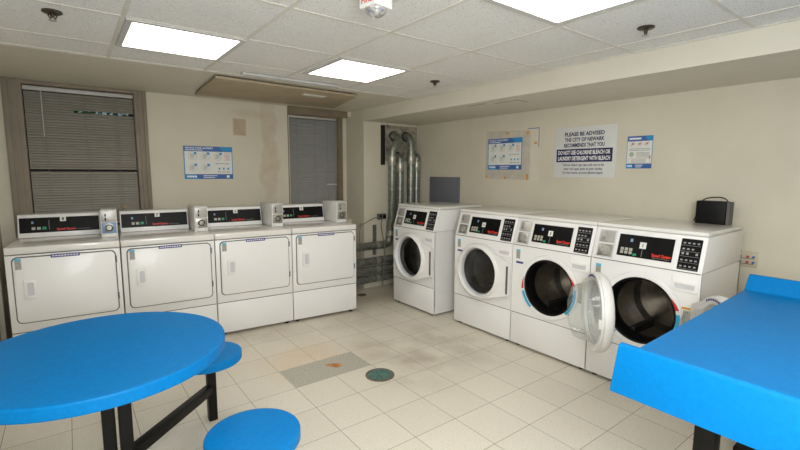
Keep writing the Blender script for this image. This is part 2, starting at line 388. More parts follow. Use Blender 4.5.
# ------------------------------------------------------------------ ceiling fittings
def panel_light(i, j, label):
    x0 = {-2: -1.17, 0: .0}[i]+(.035 if (i, j) == (0, 1) else -.02 if j == -2 else 0); y0 = -.06+.61*j
    t = thing('ceiling_light', label, 'light', (x0+.305, y0+.305, H-.03), group='square lit panels in the tile ceiling')
    a, b = .296, .266
    f = MB()
    for P in ([(-a, -a), (a, -a), (a, -b), (-a, -b)], [(-a, b), (a, b), (a, a), (-a, a)], [(-a, -b), (-b, -b), (-b, b), (-a, b)], [(b, -b), (a, -b), (a, b), (b, b)]):
        f.prism(P, 'z', .021, .0298)
    f.done('frame', 'lframe', t, smooth=False)
    MB().box(-b, b, -b, b, .0245, .0295).done('diffuser', 'diff', t, smooth=False)
panel_light(-2, 1, 'square lit ceiling panel at left, nearest the wide blind')
panel_light(0, 1, 'square lit ceiling panel in the middle, above the tan board and vent')
panel_light(0, -2, 'square lit ceiling panel at the top edge, nearest the camera')
for i, j in ((-2, -3), (0, -5), (-2, -5)):
    panel_light(i, j, 'square lit ceiling panel over the near half of the room')

def sprinkler(x, y, label):
    t = thing('fire_sprinkler', label, 'sprinkler', (x, y, H-.045), group='sprinkler heads in the ceiling')
    MB().lathe([(0, .044), (.04, .044), (.042, .038), (.03, .032), (0, .032)], seg=24).done('escutcheon', 'chrome', t)
    MB().cyl((0, 0, .015), (0, 0, .034), .009, 12).tube([(.012, 0, .032), (.016, 0, .02), (.004, 0, .004)], .003, 6).tube([(-.012, 0, .032), (-.016, 0, .02), (-.004, 0, .004)], .003, 6).done('body', 'chrome', t)
    MB().lathe([(0, .0), (.016, .001), (.017, .003), (0, .004)], seg=16).done('deflector', 'clamp', t)
sprinkler(-1.449, .674, 'bronze sprinkler head in the ceiling tile above the wide left blind')
sprinkler(1.039, .75, 'bronze sprinkler head in the ceiling tile nearest the exhaust pipes')
sprinkler(.99, -.939, 'bronze sprinkler head beside the near lit panel at the upper right')

t = thing('fire_alarm_strobe', 'white ceiling fire alarm with red lettering and clear strobe lens', 'alarm', (-.36, -.45, H-.075), math.radians(-80))
MB().lathe([(0, .0745), (.115, .0745), (.115, .066), (.1, .06), (0, .06)], seg=32).done('base_plate', 'plastic', t)
MB().prism(rrect(-.05, .05, -.05, .05, .006), 'z', .006, .062, .003).done('housing', 'plastic', t)
MB().lathe([(0, -.026), (.02, -.024), (.038, -.014), (.048, .0), (.049, .0065), (0, .0065)], seg=9).done('strobe_lens', 'lens', t)
MB().text('FIRE', 0, .022, w=.07, h=.024, y=-.0506, align='c', bold=.02).done('lettering', 'red', t, smooth=False)

t = thing('access_board', 'tan stained board hanging under the ceiling border between the windows', 'board', (.25, 2.05, 2.178))
q = [(-.73, -.47), (.58, -.42), (.78, .42), (-.68, .46)]
MB().prism(q, 'z', .0, .018, .002).done('board', 'board', t)
MB().prism([(-.70, -.42), (.55, -.38), (.72, .38), (-.64, .42)], 'z', .018, .029).done('dark_fill', 'dark', t, smooth=False)  # dark slab set in the gap above the board, painted as its shade
MB().prism([(.10, -.26), (.34, -.25), (.33, -.18), (.11, -.19)], 'z', -.004, .0).done('paper_tag', 'paper', t, smooth=False)
tag(t, 'tan stained board hanging under the ceiling border between the windows', 'board')
t = thing('ceiling_vent', 'long narrow white slot vent in the ceiling edge', 'vent', (.085, 1.42, H-.02))
MB().box(-.42, .42, -.035, -.022, 0, .016).box(-.42, .42, .022, .035, 0, .016).box(-.42, -.405, -.022, .022, 0, .016).box(.405, .42, -.022, .022, 0, .016).done('frame', 'lframe', t, smooth=False)
MB().box(-.405, .405, -.008, .002, .003, .014).done('slat', 'lframe', t, smooth=False)
MB().box(-.405, .405, -.022, .022, .012, .0165).done('dark_fill', 'seam', t, smooth=False)

# ------------------------------------------------------------------ dryers
DA = -.0733
def coin_face(t, x0, x1, z0, z1, y, kind, rakey=0.):
    pass
def make_dryer(cx, cy, num, label, coin_light):
    t = thing('clothes_dryer', label, 'dryer', (cx, cy, 0), DA, 'white coin dryers along the window wall')
    hw = .339; D = .69; ZT = .925
    MB().box(-hw, hw, .006, D, .025, ZT-.055, .006).done('cabinet', 'enamel', t)
    ft = MB()
    for sx in (-1, 1):
        for yy in (.05, D-.05): MB().lathe([(0, 0), (.018, 0), (.018, .012), (.008, .014), (.008, .03), (0, .03)], (sx*.29, yy, 0), seg=12).done('foot', 'blackm', t)
    MB().box(-hw, hw, -.002, .02, .307, ZT-.058, .005).done('front_panel', 'enamel', t)
    MB().box(-hw, hw, .0, .02, .028, .302, .005).done('lower_panel', 'enamel', t)
    MB().box(-hw-.001, hw+.001, -.008, D, ZT-.052, ZT, .009, 3).done('top_panel', 'enamel_top', t)
    MB().box(-hw+.004, hw-.004, .002, .03, .3015, .3075).done('seam', 'seam', t, smooth=False)
    MB().box(-hw+.004, hw-.004, .004, .03, ZT-.059, ZT-.051).done('seam', 'seam', t, smooth=False)
    # door
    o_ = rrect(-.302, .308, .375, .852, .035)
    MB().prism(rrect(-.306, .312, .371, .856, .037), 'y', -.0028, -.0015).done('door_gap', 'seam', t, smooth=False)
    d = MB().prism(rrect(-.2985, .3045, .3785, .8485, .033), 'y', -.016, -.003, .004).done('door', 'enamel', t)
    h = MB().prism(rrect(-.248, -.178, .55, .69, .008), 'y', -.028, -.016, .003).done('handle', 'plastic', d)
    MB().prism(rrect(-.228, -.190, .575, .672, .008), 'y', -.0285, -.0275).done('handle_recess', 'recess', d, smooth=False)
    l = MB().box(-.083, .087, -.0185, -.016, .836, .860).done('notice_strip', 'label', t, smooth=False)
    l['label'] = 'violet strip with white print'
    p = MB()
    for k in range(9): p.box(-.075+k*.0175, -.062+k*.0175, -.0189, -.0184, .8445, .8515)
    p.done('print', 'white_print', l, smooth=False)
    s = MB().box(-.285, -.25, -.0175, -.016, .768, .83).done('sticker', 'sticker', d, smooth=False)
    MB().box(-.285, -.25, -.0178, -.016, .83, .846).done('sticker_header', 'sky', d, smooth=False)
    for zz in (.47, .76): MB().box(.306, .316, -.017, -.003, zz, zz+.05, .002).done('hinge', 'seam', t)
    # control console with raked black face
    y0, y1 = .515, .56; zt = 1.108
    MB().prism([(y0, ZT), (y1, zt-.006), (y1+.012, zt), (D-.01, zt), (D-.01, ZT)], 'x', -.332, .212, .004).done('console', 'enamel', t)
    rk = Matrix.Translation((0, y0, ZT)) @ Matrix.Rotation(-math.atan2(y1-y0, zt-.006-ZT), 4, 'X')
    f = MB().prism(rrect(-.322, .203, .038, .16, .004), 'y', -.003, .002).done('control_face', 'black', t, smooth=False, xf=rk)
    k = MB()
    for q in range(2): k.box(-.245+q*.034, -.222+q*.034, -.005, -.002, .062, .084)
    k.done('button', 'key', f, smooth=False, xf=rk)
    MB().box(-.177, -.152, -.005, -.002, .062, .084).done('start_button', 'green', f, smooth=False, xf=rk)
    MB().box(-.246, -.232, -.0045, -.002, .112, .13).done('display', 'led', f, smooth=False, xf=rk)
    MB().box(-.135, -.133, -.004, -.002, .06, .14).done('divider_line', 'grey_print', f, smooth=False, xf=rk)
    MB().text('Speed Queen', -.085, .052, w=.125, h=.017, y=-.0036, bold=.035).done('red_lettering', 'red', f, smooth=False, xf=rk)
    MB().text('Commercial Dryer', .046, .052, w=.09, h=.008, y=-.0036).done('grey_lettering', 'grey_print', f, smooth=False, xf=rk)
    n = MB().box(-.062, -.022, -.0055, -.002, .124, .164).done('number_sticker', 'paper', f, smooth=False, xf=rk)
    MB().text(num, -.042, .133, h=.022, y=-.006, align='c', bold=.03).done('number', 'blackm', f, smooth=False, xf=rk)
    # coin meter
    cx0, cx1 = .222, .334
    MB().prism([(.215, ZT), (.205, 1.152-.012), (.217, 1.152), (.34, 1.152), (.6, 1.14), (.6, ZT)], 'x', cx0, cx1, .006).done('coin_box', 'plastic', t)
    rk2 = Matrix.Translation((0, .215, ZT)) @ Matrix.Rotation(math.atan2(.01, .218), 4, 'X')
    u = MB().prism(rrect(cx0+.007, cx1-.007, .128, .218, .004), 'y', -.005, .004, .0015).done('coin_plate', 'steel_box', t, xf=rk2)
    MB().box(cx0+.03, cx0+.04, -.009, -.004, .14, .195, .002).done('coin_slot', 'blackm', u, xf=rk2)
    MB().lathe([(0, -.016), (.006, -.016), (.007, -.004)], (cx0+.035, 0, .168), 'y', 12).done('slot_latch', 'steel', u, xf=rk2)
    lo = MB().prism(rrect(cx0+.007, cx1-.007, .036, .122, .004), 'y', -.005, .004, .0015).done('lock_plate', 'coinblue' if coin_light else 'steel', t, xf=rk2)
    MB().lathe([(.034, -.004), (.034, -.011), (.029, -.012), (.027, -.007), (.019, -.007), (.018, -.013), (0, -.014)], ((cx0+cx1)/2, 0, .081), 'y', 24).done('lock', 'steel', lo, xf=rk2)
    MB().lathe([(.026, -.0085), (.02, -.0085)], ((cx0+cx1)/2, 0, .081), 'y', 24).done('lock_ring', 'blackm', lo, xf=rk2)
    MB().prism(rrect(cx0+.02, cx1-.02, .008, .034, .003), 'y', -.014, .004, .002).done('coin_return', 'plastic', t, xf=rk2)
    return t
DN = [('5', 'white coin dryer at the right end of the dryer row, beside the exhaust pipes', False),
      ('6', 'white coin dryer second from the right of the dryer row, below the stained wall', False),
      ('7', 'white coin dryer second from the left of the dryer row, round blue table before it', False),
      ('8', 'white coin dryer at the far left, under the wide window blind', True)]
for n, (num, lab, cl) in enumerate(DN):
    make_dryer(.897-(n+.5)*.684, 1.78+.0733*(n+.5)*.684, num, lab, cl)

# ------------------------------------------------------------------ washers
def plate_with_hole(mb, x0, x1, z0, z1, cx, cz, r, y, th=.012, n=64):
    t = mb.b; ring = []; out = []
    for k in range(n):
        a = 2*PI*k/n; c, s_ = math.cos(a), math.sin(a)
        f = min(((x1-cx) if c > 0 else (x0-cx))/c if abs(c) > 1e-6 else 9, ((z1-cz) if s_ > 0 else (z0-cz))/s_ if abs(s_) > 1e-6 else 9)
        ring.append((cx+r*c, cz+r*s_)); out.append([cx+f*c, cz+f*s_])
    for (qx, qz) in ((x0, z0), (x1, z0), (x0, z1), (x1, z1)):
        j = min(range(n), key=lambda i: (out[i][0]-qx)**2+(out[i][1]-qz)**2); out[j] = [qx, qz]
    A = [t.verts.new((p[0], y, p[1])) for p in ring]; B = [t.verts.new((p[0], y, p[1])) for p in out]; D = [t.verts.new((p[0], y+.04, p[1])) for p in ring]
    E_ = [t.verts.new((p[0], y+th, p[1])) for p in out]
    for k in range(n):
        j = (k+1) % n
        t.faces.new((A[k], A[j], B[j], B[k])); t.faces.new((A[j], A[k], D[k], D[j])); t.faces.new((B[k], B[j], E_[j], E_[k]))
    return mb

CX, CZ = .008, .567
def washer_door(t, theta):
    """door built closed about its hinge, then swung open"""
    hx, hy = .335, -.03
    xf = Matrix.Translation((hx, hy, 0)) @ Matrix.Rotation(theta, 4, 'Z') @ Matrix.Translation((-hx, -hy, 0))
    dx, dz = CX-.006, CZ+.008; c = (dx, 0, dz)
    d = MB().lathe([(.240, -.004), (.252, -.012), (.256, -.03), (.250, -.055), (.236, -.07), (.222, -.074), (.214, -.066), (.209, -.04), (.207, -.014), (.22, -.004), (.240, -.004)], c, 'y', 64)
    # squared hinge side of the door shell, sloping back to the hinge
    pts = [(dx+.05, dz+.236), (dx+.330, dz+.125), (dx+.330, dz-.155), (dx+.05, dz-.24)] + [(dx+.216*math.cos(math.radians(a)), dz+.216*math.sin(math.radians(a))) for a in (-72, -50, -30, -10, 10, 30, 50, 72)]
    t2 = MB().prism(pts, 'y', -.068, -.006)
    for v in t2.b.verts:
        if v.co.y < -.03:
            u = min(1, max(0, (v.co.x-dx-.14)/.18)); v.co.y = -.068+.034*u
    me = bpy.data.meshes.new('t'); t2.b.to_mesh(me); t2.b.free(); d.b.from_mesh(me); bpy.data.meshes.remove(me)
    door = d.done('door', 'plastic', t, xf=xf)
    MB().box(dx+.312, dx+.327, -.043, -.034, dz-.14, dz+.10).done('hinge_grille', 'seam', door, smooth=False, xf=xf)
    gc = MB().lathe([(.209, -.016), (.19, -.02), (.13, -.032), (.06, -.04), (0, -.042)], c, 'y', 48).done('door_glass', 'dglass' if theta == 0 else 'bowl', door, xf=xf)
    MB().lathe([(.2085, -.045), (.2065, -.016), (.196, -.0185)], c, 'y', 48).done('glass_rim', 'recess', door, xf=xf)
    if theta:
        MB().lathe([(.205, -.01), (.196, .02), (.180, .075), (.162, .115), (.12, .132), (0, .136)], c, 'y', 48).done('glass_bowl', 'bowl', door, xf=xf)
        MB().lathe([(.250, -.008), (.248, .004), (.225, .006), (.21, .0), (.206, -.01)], c, 'y', 56).done('inner_frame', 'plastic', door, xf=xf)
        MB().box(CX-.25, CX-.224, .002, .02, CZ-.03, CZ+.03, .004).done('latch', 'plastic', door, xf=xf)
        s_ = MB()
        for k in range(5):
            a = math.radians(205+k*12); s_.lathe([(0, .009), (.006, .0085), (.007, .004)], (dx+.232*math.cos(a), 0, dz+.232*math.sin(a)), 'y', 10)
        s_.done('screws', 'plastic', door, xf=xf)
        st = MB()
        for k in range(8):
            a = math.radians(62+k*5); st.box(dx+.233*math.cos(a)-.006, dx+.233*math.cos(a)+.006, .0055, .0072, dz+.233*math.sin(a)-.006, dz+.233*math.sin(a)+.006)
        st.done('lettering', 'label', door, smooth=False, xf=xf)
    else:
        MB().box(dx-.244, dx-.214, -.080, -.06, dz-.06, dz+.04, .006).done('handle', 'plastic', door)

def make_washer(x, yc, num, label, theta):
    t = thing('front_load_washer', label, 'washer', (x, yc, 0), -PI/2, 'white front-load coin washers along the right wall')
    hw = .342; D = .69; z1 = .868; zc = 1.085; ZT = 1.114; RK = .065
    for sx in (-1, 1):
        for yy in (.05, D-.05): MB().lathe([(0, 0), (.02, 0), (.02, .012), (.008, .014), (.008, .03), (0, .03)], (sx*.29, yy, 0), seg=12).done('foot', 'blackm', t)
    MB().box(-hw, -hw+.012, .006, D, .022, z1).box(hw-.012, hw, .006, D, .022, z1).box(-hw, hw, D-.012, D, .022, z1).box(-hw+.012, hw-.012, .02, D-.012, .022, .034).done('cabinet', 'enamel', t, smooth=False)
    MB().box(-hw, hw, .0, .02, .024, .288, .005).done('lower_panel', 'enamel', t)
    plate_with_hole(MB(), -hw, hw, .294, z1-.003, CX, CZ, .215, 0.).done('front_panel', 'enamel', t)
    MB().box(-hw+.004, hw-.004, .004, .03, .286, .296).done('seam', 'seam', t, smooth=False)
    MB().box(-hw+.004, hw-.004, .006, .03, z1-.006, z1+.004).done('seam', 'seam', t, smooth=False)
    MB().prism([(.0, z1+.002), (RK, zc), (D, zc), (D, z1+.002)], 'x', -hw, hw, .004).done('control_housing', 'enamel', t)
    MB().box(-hw-.001, hw+.001, RK-.008, D, zc+.002, ZT, .009, 3).done('top_panel', 'enamel_top', t)
    # drum and gasket
    MB().lathe([(.255, -.004), (.252, -.012), (.245, -.014), (.215, -.006)], (CX, 0, CZ), 'y', 64).done('opening_ring', 'enamel', t)
    MB().lathe([(.222, -.007), (.216, -.012), (.208, -.006), (.2, .02), (.192, .06), (.195, .1)], (CX, 0, CZ), 'y', 64).done('gasket', 'blackm', t)
    dr = MB().lathe([(.195, .09), (.24, .1), (.25, .14), (.25, .46), (.22, .5), (.06, .49), (0, .48)], (CX, 0, CZ), 'y', 64).done('drum', 'drum', t)
    for k in range(3):
        a = 2*PI*k/3+.5; f = MB().prism([(-.035, -.25), (-.012, -.19), (.012, -.19), (.035, -.25)], 'y', .14, .46, .006)
        f.done('drum_fin', 'drum' if k else 'agit', dr, xf=Matrix.Translation((CX, 0, CZ)) @ Matrix.Rotation(a, 4, 'Y'))
    if theta:
        for a0, a1, m in ((197, 232, 'ringblue'), (164, 192, 'ringred'), (-45, 8, 'ringblue'), (14, 36, 'ringred')):
            if m == 'ringred':
                pr = MB(); n = 10; am = a1 if a0 < 90 else a0
                for k in range(n):
                    q0, q1 = k/n, (k+1)/n
                    if a0 < 90: w0, w1 = 1-q0, 1-q1
                    else: w0, w1 = q0, q1
                    A0, A1 = math.radians(a0+(a1-a0)*q0), math.radians(a0+(a1-a0)*q1)
                    P = lambda r, a: (CX+r*math.cos(a), -.0148, CZ+r*math.sin(a))
                    pr.quad(P(.2235, A0), P(.2235, A1), P(.2235+.022*w1, A1), P(.2235+.022*w0, A0))
                ob = pr.done('ring_label', m, t, smooth=False)
            else:
                ob = MB().lathe([(.2235, -.0148), (.2455, -.0148)], (CX, 0, CZ), 'y', 16, math.radians(a0), math.radians(a1)).done('ring_label', m, t, smooth=False)
            ob['label'] = 'red pointed label on the opening ring' if m == 'ringred' else 'blue curved label on the opening ring'
        wl = MB().box(.255, .318, -.003, -.0005, .50, .655).done('warning_label', 'paper', t, smooth=False)
        MB().box(.255, .318, -.0035, -.001, .642, .655).done('warning_header', 'tape', wl, smooth=False)
        MB().box(.262, .31, -.0034, -.001, .51, .635).done('print', 'sticker', wl, smooth=False)
    washer_door(t, theta)
    # soap drawer
    dw = MB().prism(rrect(.185, .333, .745, .85, .012), 'y', -.006, .0, .003).done('soap_drawer', 'enamel', t)
    MB().prism(rrect(.205, .313, .765, .80, .012), 'y', -.0068, -.006).done('drawer_recess', 'recess', dw, smooth=False)
    MB().prism(rrect(.203, .315, .794, .806, .005), 'y', -.014, -.006, .002).done('drawer_lip', 'plastic', dw)
    # stickers
    MB().box(-.305, -.268, -.002, -.0002, .755, .815).done('sticker', 'sticker', t, smooth=False)
    MB().box(-.305, -.268, -.0022, -.0002, .815, .832).done('sticker_header', 'sky', t, smooth=False)
    MB().box(-.305, -.235, -.002, -.0002, .715, .732).done('name_label', 'label', t, smooth=False)
    # raked control panel
    rk = Matrix.Translation((0, 0, z1+.002)) @ Matrix.Rotation(-math.atan2(RK, zc-z1-.002), 4, 'X')
    f = MB().prism(rrect(-.172, .17, .042, .19, .004), 'y', -.004, .002).done('control_face', 'black', t, smooth=False, xf=rk)
    MB().prism(rrect(-.182, .18, .034, .198, .008), 'y', -.0025, .001).done('face_bezel', 'plastic', t, smooth=False, xf=rk)
    for q in range(3):
        b = MB()
        for r in range(2): b.box(-.150+q*.028, -.130+q*.028, -.006, -.003, .058+r*.022, .077+r*.022)
        b.done('button', 'key', f, smooth=False, xf=rk)
    MB().box(-.066, -.044, -.006, -.003, .052, .066).done('start_button', 'green', f, smooth=False, xf=rk)
    MB().box(-.096, -.08, -.0055, -.003, .142, .163).done('display', 'led', f, smooth=False, xf=rk)
    MB().box(-.013, -.011, -.0048, -.003, .05, .10).done('divider_line', 'grey_print', f, smooth=False, xf=rk)
    MB().text('Speed Queen', .05, .064, w=.112, h=.019, y=-.0046, bold=.04).done('red_lettering', 'red', f, smooth=False, xf=rk)
    MB().text('Commercial Washer', .058, .052, w=.1, h=.007, y=-.0046).done('grey_lettering', 'grey_print', f, smooth=False, xf=rk)
    MB().box(-.032, .008, -.006, -.003, .105, .147).done('number_sticker', 'paper', f, smooth=False, xf=rk)
    MB().text(num, -.012, .116, h=.02, y=-.0065, align='c', bold=.03).done('number', 'blackm', f, smooth=False, xf=rk)
    ins = MB().prism(rrect(.205, .318, .012, .205, .004), 'y', -.004, .002).done('instruction_plate', 'black', t, smooth=False, xf=rk)
    p = MB()
    for r, zz in enumerate((.172, .135, .104, .066, .028)):
        for q in range(4 if r != 1 else 3):
            if r == 2 and q == 2: continue
            p.box(.217+q*.025, .230+q*.025, -.0046, -.003, zz+.002, zz+(.011 if r != 2 else .016))
        p.box(.21, .312, -.0046, -.003, zz-.009, zz-.0075)
    p.done('pictograms', 'grey_print', ins, smooth=False, xf=rk)
    # coin slide plates in a shallow niche
    MB().prism(rrect(-.315, -.195, .012, .208, .004), 'y', -.0015, .001).done('coin_niche', 'recess', t, smooth=False, xf=rk)
    u = MB().prism(rrect(-.305, -.205, .118, .2, .003), 'y', -.004, .0, .001).done('coin_plate', 'steel_box', t, xf=rk)
    MB().box(-.282, -.272, -.009, -.003, .135, .185, .002).lathe([(0, -.02), (.006, -.02), (.007, -.003)], (-.277, 0, .15), 'y', 12).done('coin_slot', 'steel', u, xf=rk)
    MB().box(-.308, -.202, -.007, -.001, .108, .116).done('niche_shelf', 'plastic', t, smooth=False, xf=rk)
    lo = MB().prism(rrect(-.305, -.205, .02, .104, .003), 'y', -.004, .0, .001).done('lock_plate', 'steel', t, xf=rk)
    MB().lathe([(.03, -.003), (.03, -.008), (.02, -.009), (.018, -.014), (0, -.015)], (-.252, 0, .064), 'y', 20).done('lock', 'steel_box', lo, xf=rk)
    return t
make_washer(1.424, 1.502, '4', 'white front-load washer standing apart at the left, beside the exhaust pipes', 0.)
make_washer(1.498, .599, '3', 'white front-load washer with closed door, joined to the open-door pair on its right', 0.)
make_washer(1.498, -.091, '2', 'white front-load washer in the middle of the joined trio, glass door swung open', math.radians(132.5))
make_washer(1.498, -.781, '1', 'white front-load washer under the black box, drum open beside the blue folding table', math.radians(129))

# ------------------------------------------------------------------ exhaust ducts in the corner
def arc(c, a, b, r, n=6):          # quarter bend from direction a to direction b around c
    c, a, b = Vector(c), Vector(a), Vector(b)
    return [c+a*r*math.cos(PI/2*k/n)+b*r*math.sin(PI/2*k/n) for k in range(n+1)]
DR = .048
dl = ['galvanised exhaust duct at the left of the corner stack, slanting at its top', 'galvanised exhaust duct second from the left of the corner stack, shorter than its neighbours',
      'galvanised exhaust duct third from the left of the corner stack, reaching the upper foil hole', 'galvanised exhaust duct tight against the right wall']
vx = [1.79, 1.945, 2.09, 2.215]; vt = [1.68, 1.60, 1.70, 1.62]; hz = [.546, .352, .24, .128]; vy = [2.38, 2.42, 2.38, 2.42]
for k in range(4):
    t = thing('exhaust_duct', dl[k], 'duct', (vx[k], vy[k], 0), group='galvanised ducts in the corner')
    b = .075; yy = 2.435-vy[k]
    p = [(0, 0, vt[k]), (0, 0, .9), (0, yy*.6, hz[k]+b+.15 if k else hz[k]+b+.2)]
    p += [(0, yy, hz[k]+b)] + [tuple(q+Vector((0, yy, 0))) for q in arc((-b, 0, hz[k]+b), (1, 0, 0), (0, 0, -1), b)[1:]] + [(.96-vx[k], yy, hz[k])]
    MB().tube(p, DR, 20).done('pipe', 'galv', t)
    if k == 0: e = [(0, 0, vt[k]-.02), (.0, 0, vt[k]+.04), (.06, -.01, vt[k]+.13), (.09, .0, vt[k]+.19), (.095, .05, vt[k]+.225), (.095, YD-.022-vy[k], vt[k]+.23)]
    elif k == 2: e = [(0, 0, vt[k]-.02), (0, 0, vt[k]+.14), (-.005, .02, vt[k]+.19), (-.01, .06, vt[k]+.21), (-.01, YD-.022-vy[k], vt[k]+.212)]
    else: e = [(0, 0, vt[k]-.02), (0, 0, vt[k]+.012), (0, .012, vt[k]+.04), (0, .035, vt[k]+.052), (0, YD-.022-vy[k], vt[k]+.055)]
    MB().tube(e, DR+.002, 20).done('elbow', 'galv', t)
    ex, ez = {0: (.095, .23), 2: (-.01, .212)}.get(k, (0, .055))
    MB().lathe([(DR+.003, YD-.024-vy[k]), (DR+.016, YD-.022-vy[k]), (DR+.014, YD-.0175-vy[k])], (ex, 0, vt[k]+ez), 'y', 24).done('wall_sleeve', 'dark', t)
    MB().lathe([(DR+.001, vt[k]-.14), (DR+.004, vt[k]-.135), (DR+.004, vt[k]-.03), (DR+.001, vt[k]-.02)], seg=20).done('collar', 'clamp', t)
    hp = (1.60-vx[k])
    MB().lathe([(DR+.001, hp-.03), (DR+.003, hp-.025), (DR+.003, hp+.025), (DR+.001, hp+.03)], (0, yy, hz[k]), 'x', 20).done('joint_band', 'clamp', t)
    if k == 0: MB().lathe([(DR+.001, .66), (DR+.005, .665), (DR+.005, .72), (DR+.001, .725)], (0, yy*.6, 0), seg=20).done('collar', 'clamp', t)
o = MB().box(1.765, 2.275, YD-.006, YD, 1.60, 2.045, .001)
for q in range(60):
    xx, zz = random.uniform(1.78, 2.24), random.uniform(1.62, 2.02)
    o.prism([(xx, zz), (xx+random.uniform(.02, .05), zz+random.uniform(-.02, .02)), (xx+random.uniform(-.01, .03), zz+random.uniform(.02, .05))], 'y', YD-random.uniform(.008, .014), YD-.005)
tag(o.done('foil_plate', 'foil', smooth=False), 'crumpled silver foil panel high on the corner wall behind the pipe tops', 'panel')
tag(MB().box(1.70, 1.755, YD-.02, YD, 1.55, 2.04, .002).done('wall_strip', 'dark'), 'dark narrow strip on the wall left of the foil panel', 'strip')
t = thing('junction_outlet', 'small grey outlet box on the corner wall left of the exhaust pipes', 'outlet', (1.70, YD, .90))
MB().box(-.06, .06, -.04, 0, -.035, .035, .004).done('box', 'seam', t)
MB().box(-.05, -.01, -.046, -.04, -.02, .02, .002).done('socket', 'blackm', t); MB().box(.01, .05, -.046, -.04, -.02, .02, .002).done('socket', 'blackm', t)
tag(MB().box(1.575, 1.615, YD-.03, YD, .42, .80, .003).done('wall_bracket', 'seam'), 'dark upright metal bracket on the corner wall behind the horizontal ducts', 'bracket')
def bez(P, n=24):
    P = [Vector(p) for p in P]; out = []
    for k in range(n+1):
        u = k/n; Q = P[:]
        while len(Q) > 1: Q = [Q[i].lerp(Q[i+1], u) for i in range(len(Q)-1)]
        out.append(Q[0])
    return out
def cable(pts, r, m, name, label):
    return tag(MB().tube(bez(pts), r, 8).done(name, m), label, 'cable')
cable([(1.67, 2.45, .89), (1.5, 2.37, .95), (1.4, 2.33, .80), (1.15, 2.40, .82), (1.0, 2.45, .6)], .005, 'cord', 'power_cable', 'grey power cable running from the corner outlet across to the end dryer')
cable([(1.69, 2.45, .88), (1.55, 2.36, .7), (1.75, 2.33, .55), (1.62, 2.34, .35), (1.62, 2.34, .05)], .006, 'cord', 'hanging_cable', 'grey cable hanging down in front of the horizontal ducts')
cable([(1.30, 2.33, .86), (1.22, 2.32, .6), (1.35, 2.32, .45), (1.25, 2.32, .2), (1.12, 2.34, .01)], .005, 'cord', 'slanting_cable', 'thin grey cable hanging across the horizontal ducts nearest the end dryer')

# ------------------------------------------------------------------ wall things
o = thing('wall_panel', 'flat grey metal panel on the right wall behind the lone washer', 'panel', (XR, 1.94, 1.23), -PI/2)
MB().box(-.265, .265, -.02, .0, -.172, .172, .003).done('cover', 'greypanel', o)
MB().box(-.25, .25, -.023, -.02, -.157, .157, .002).done('door_leaf', 'greypanel', o)

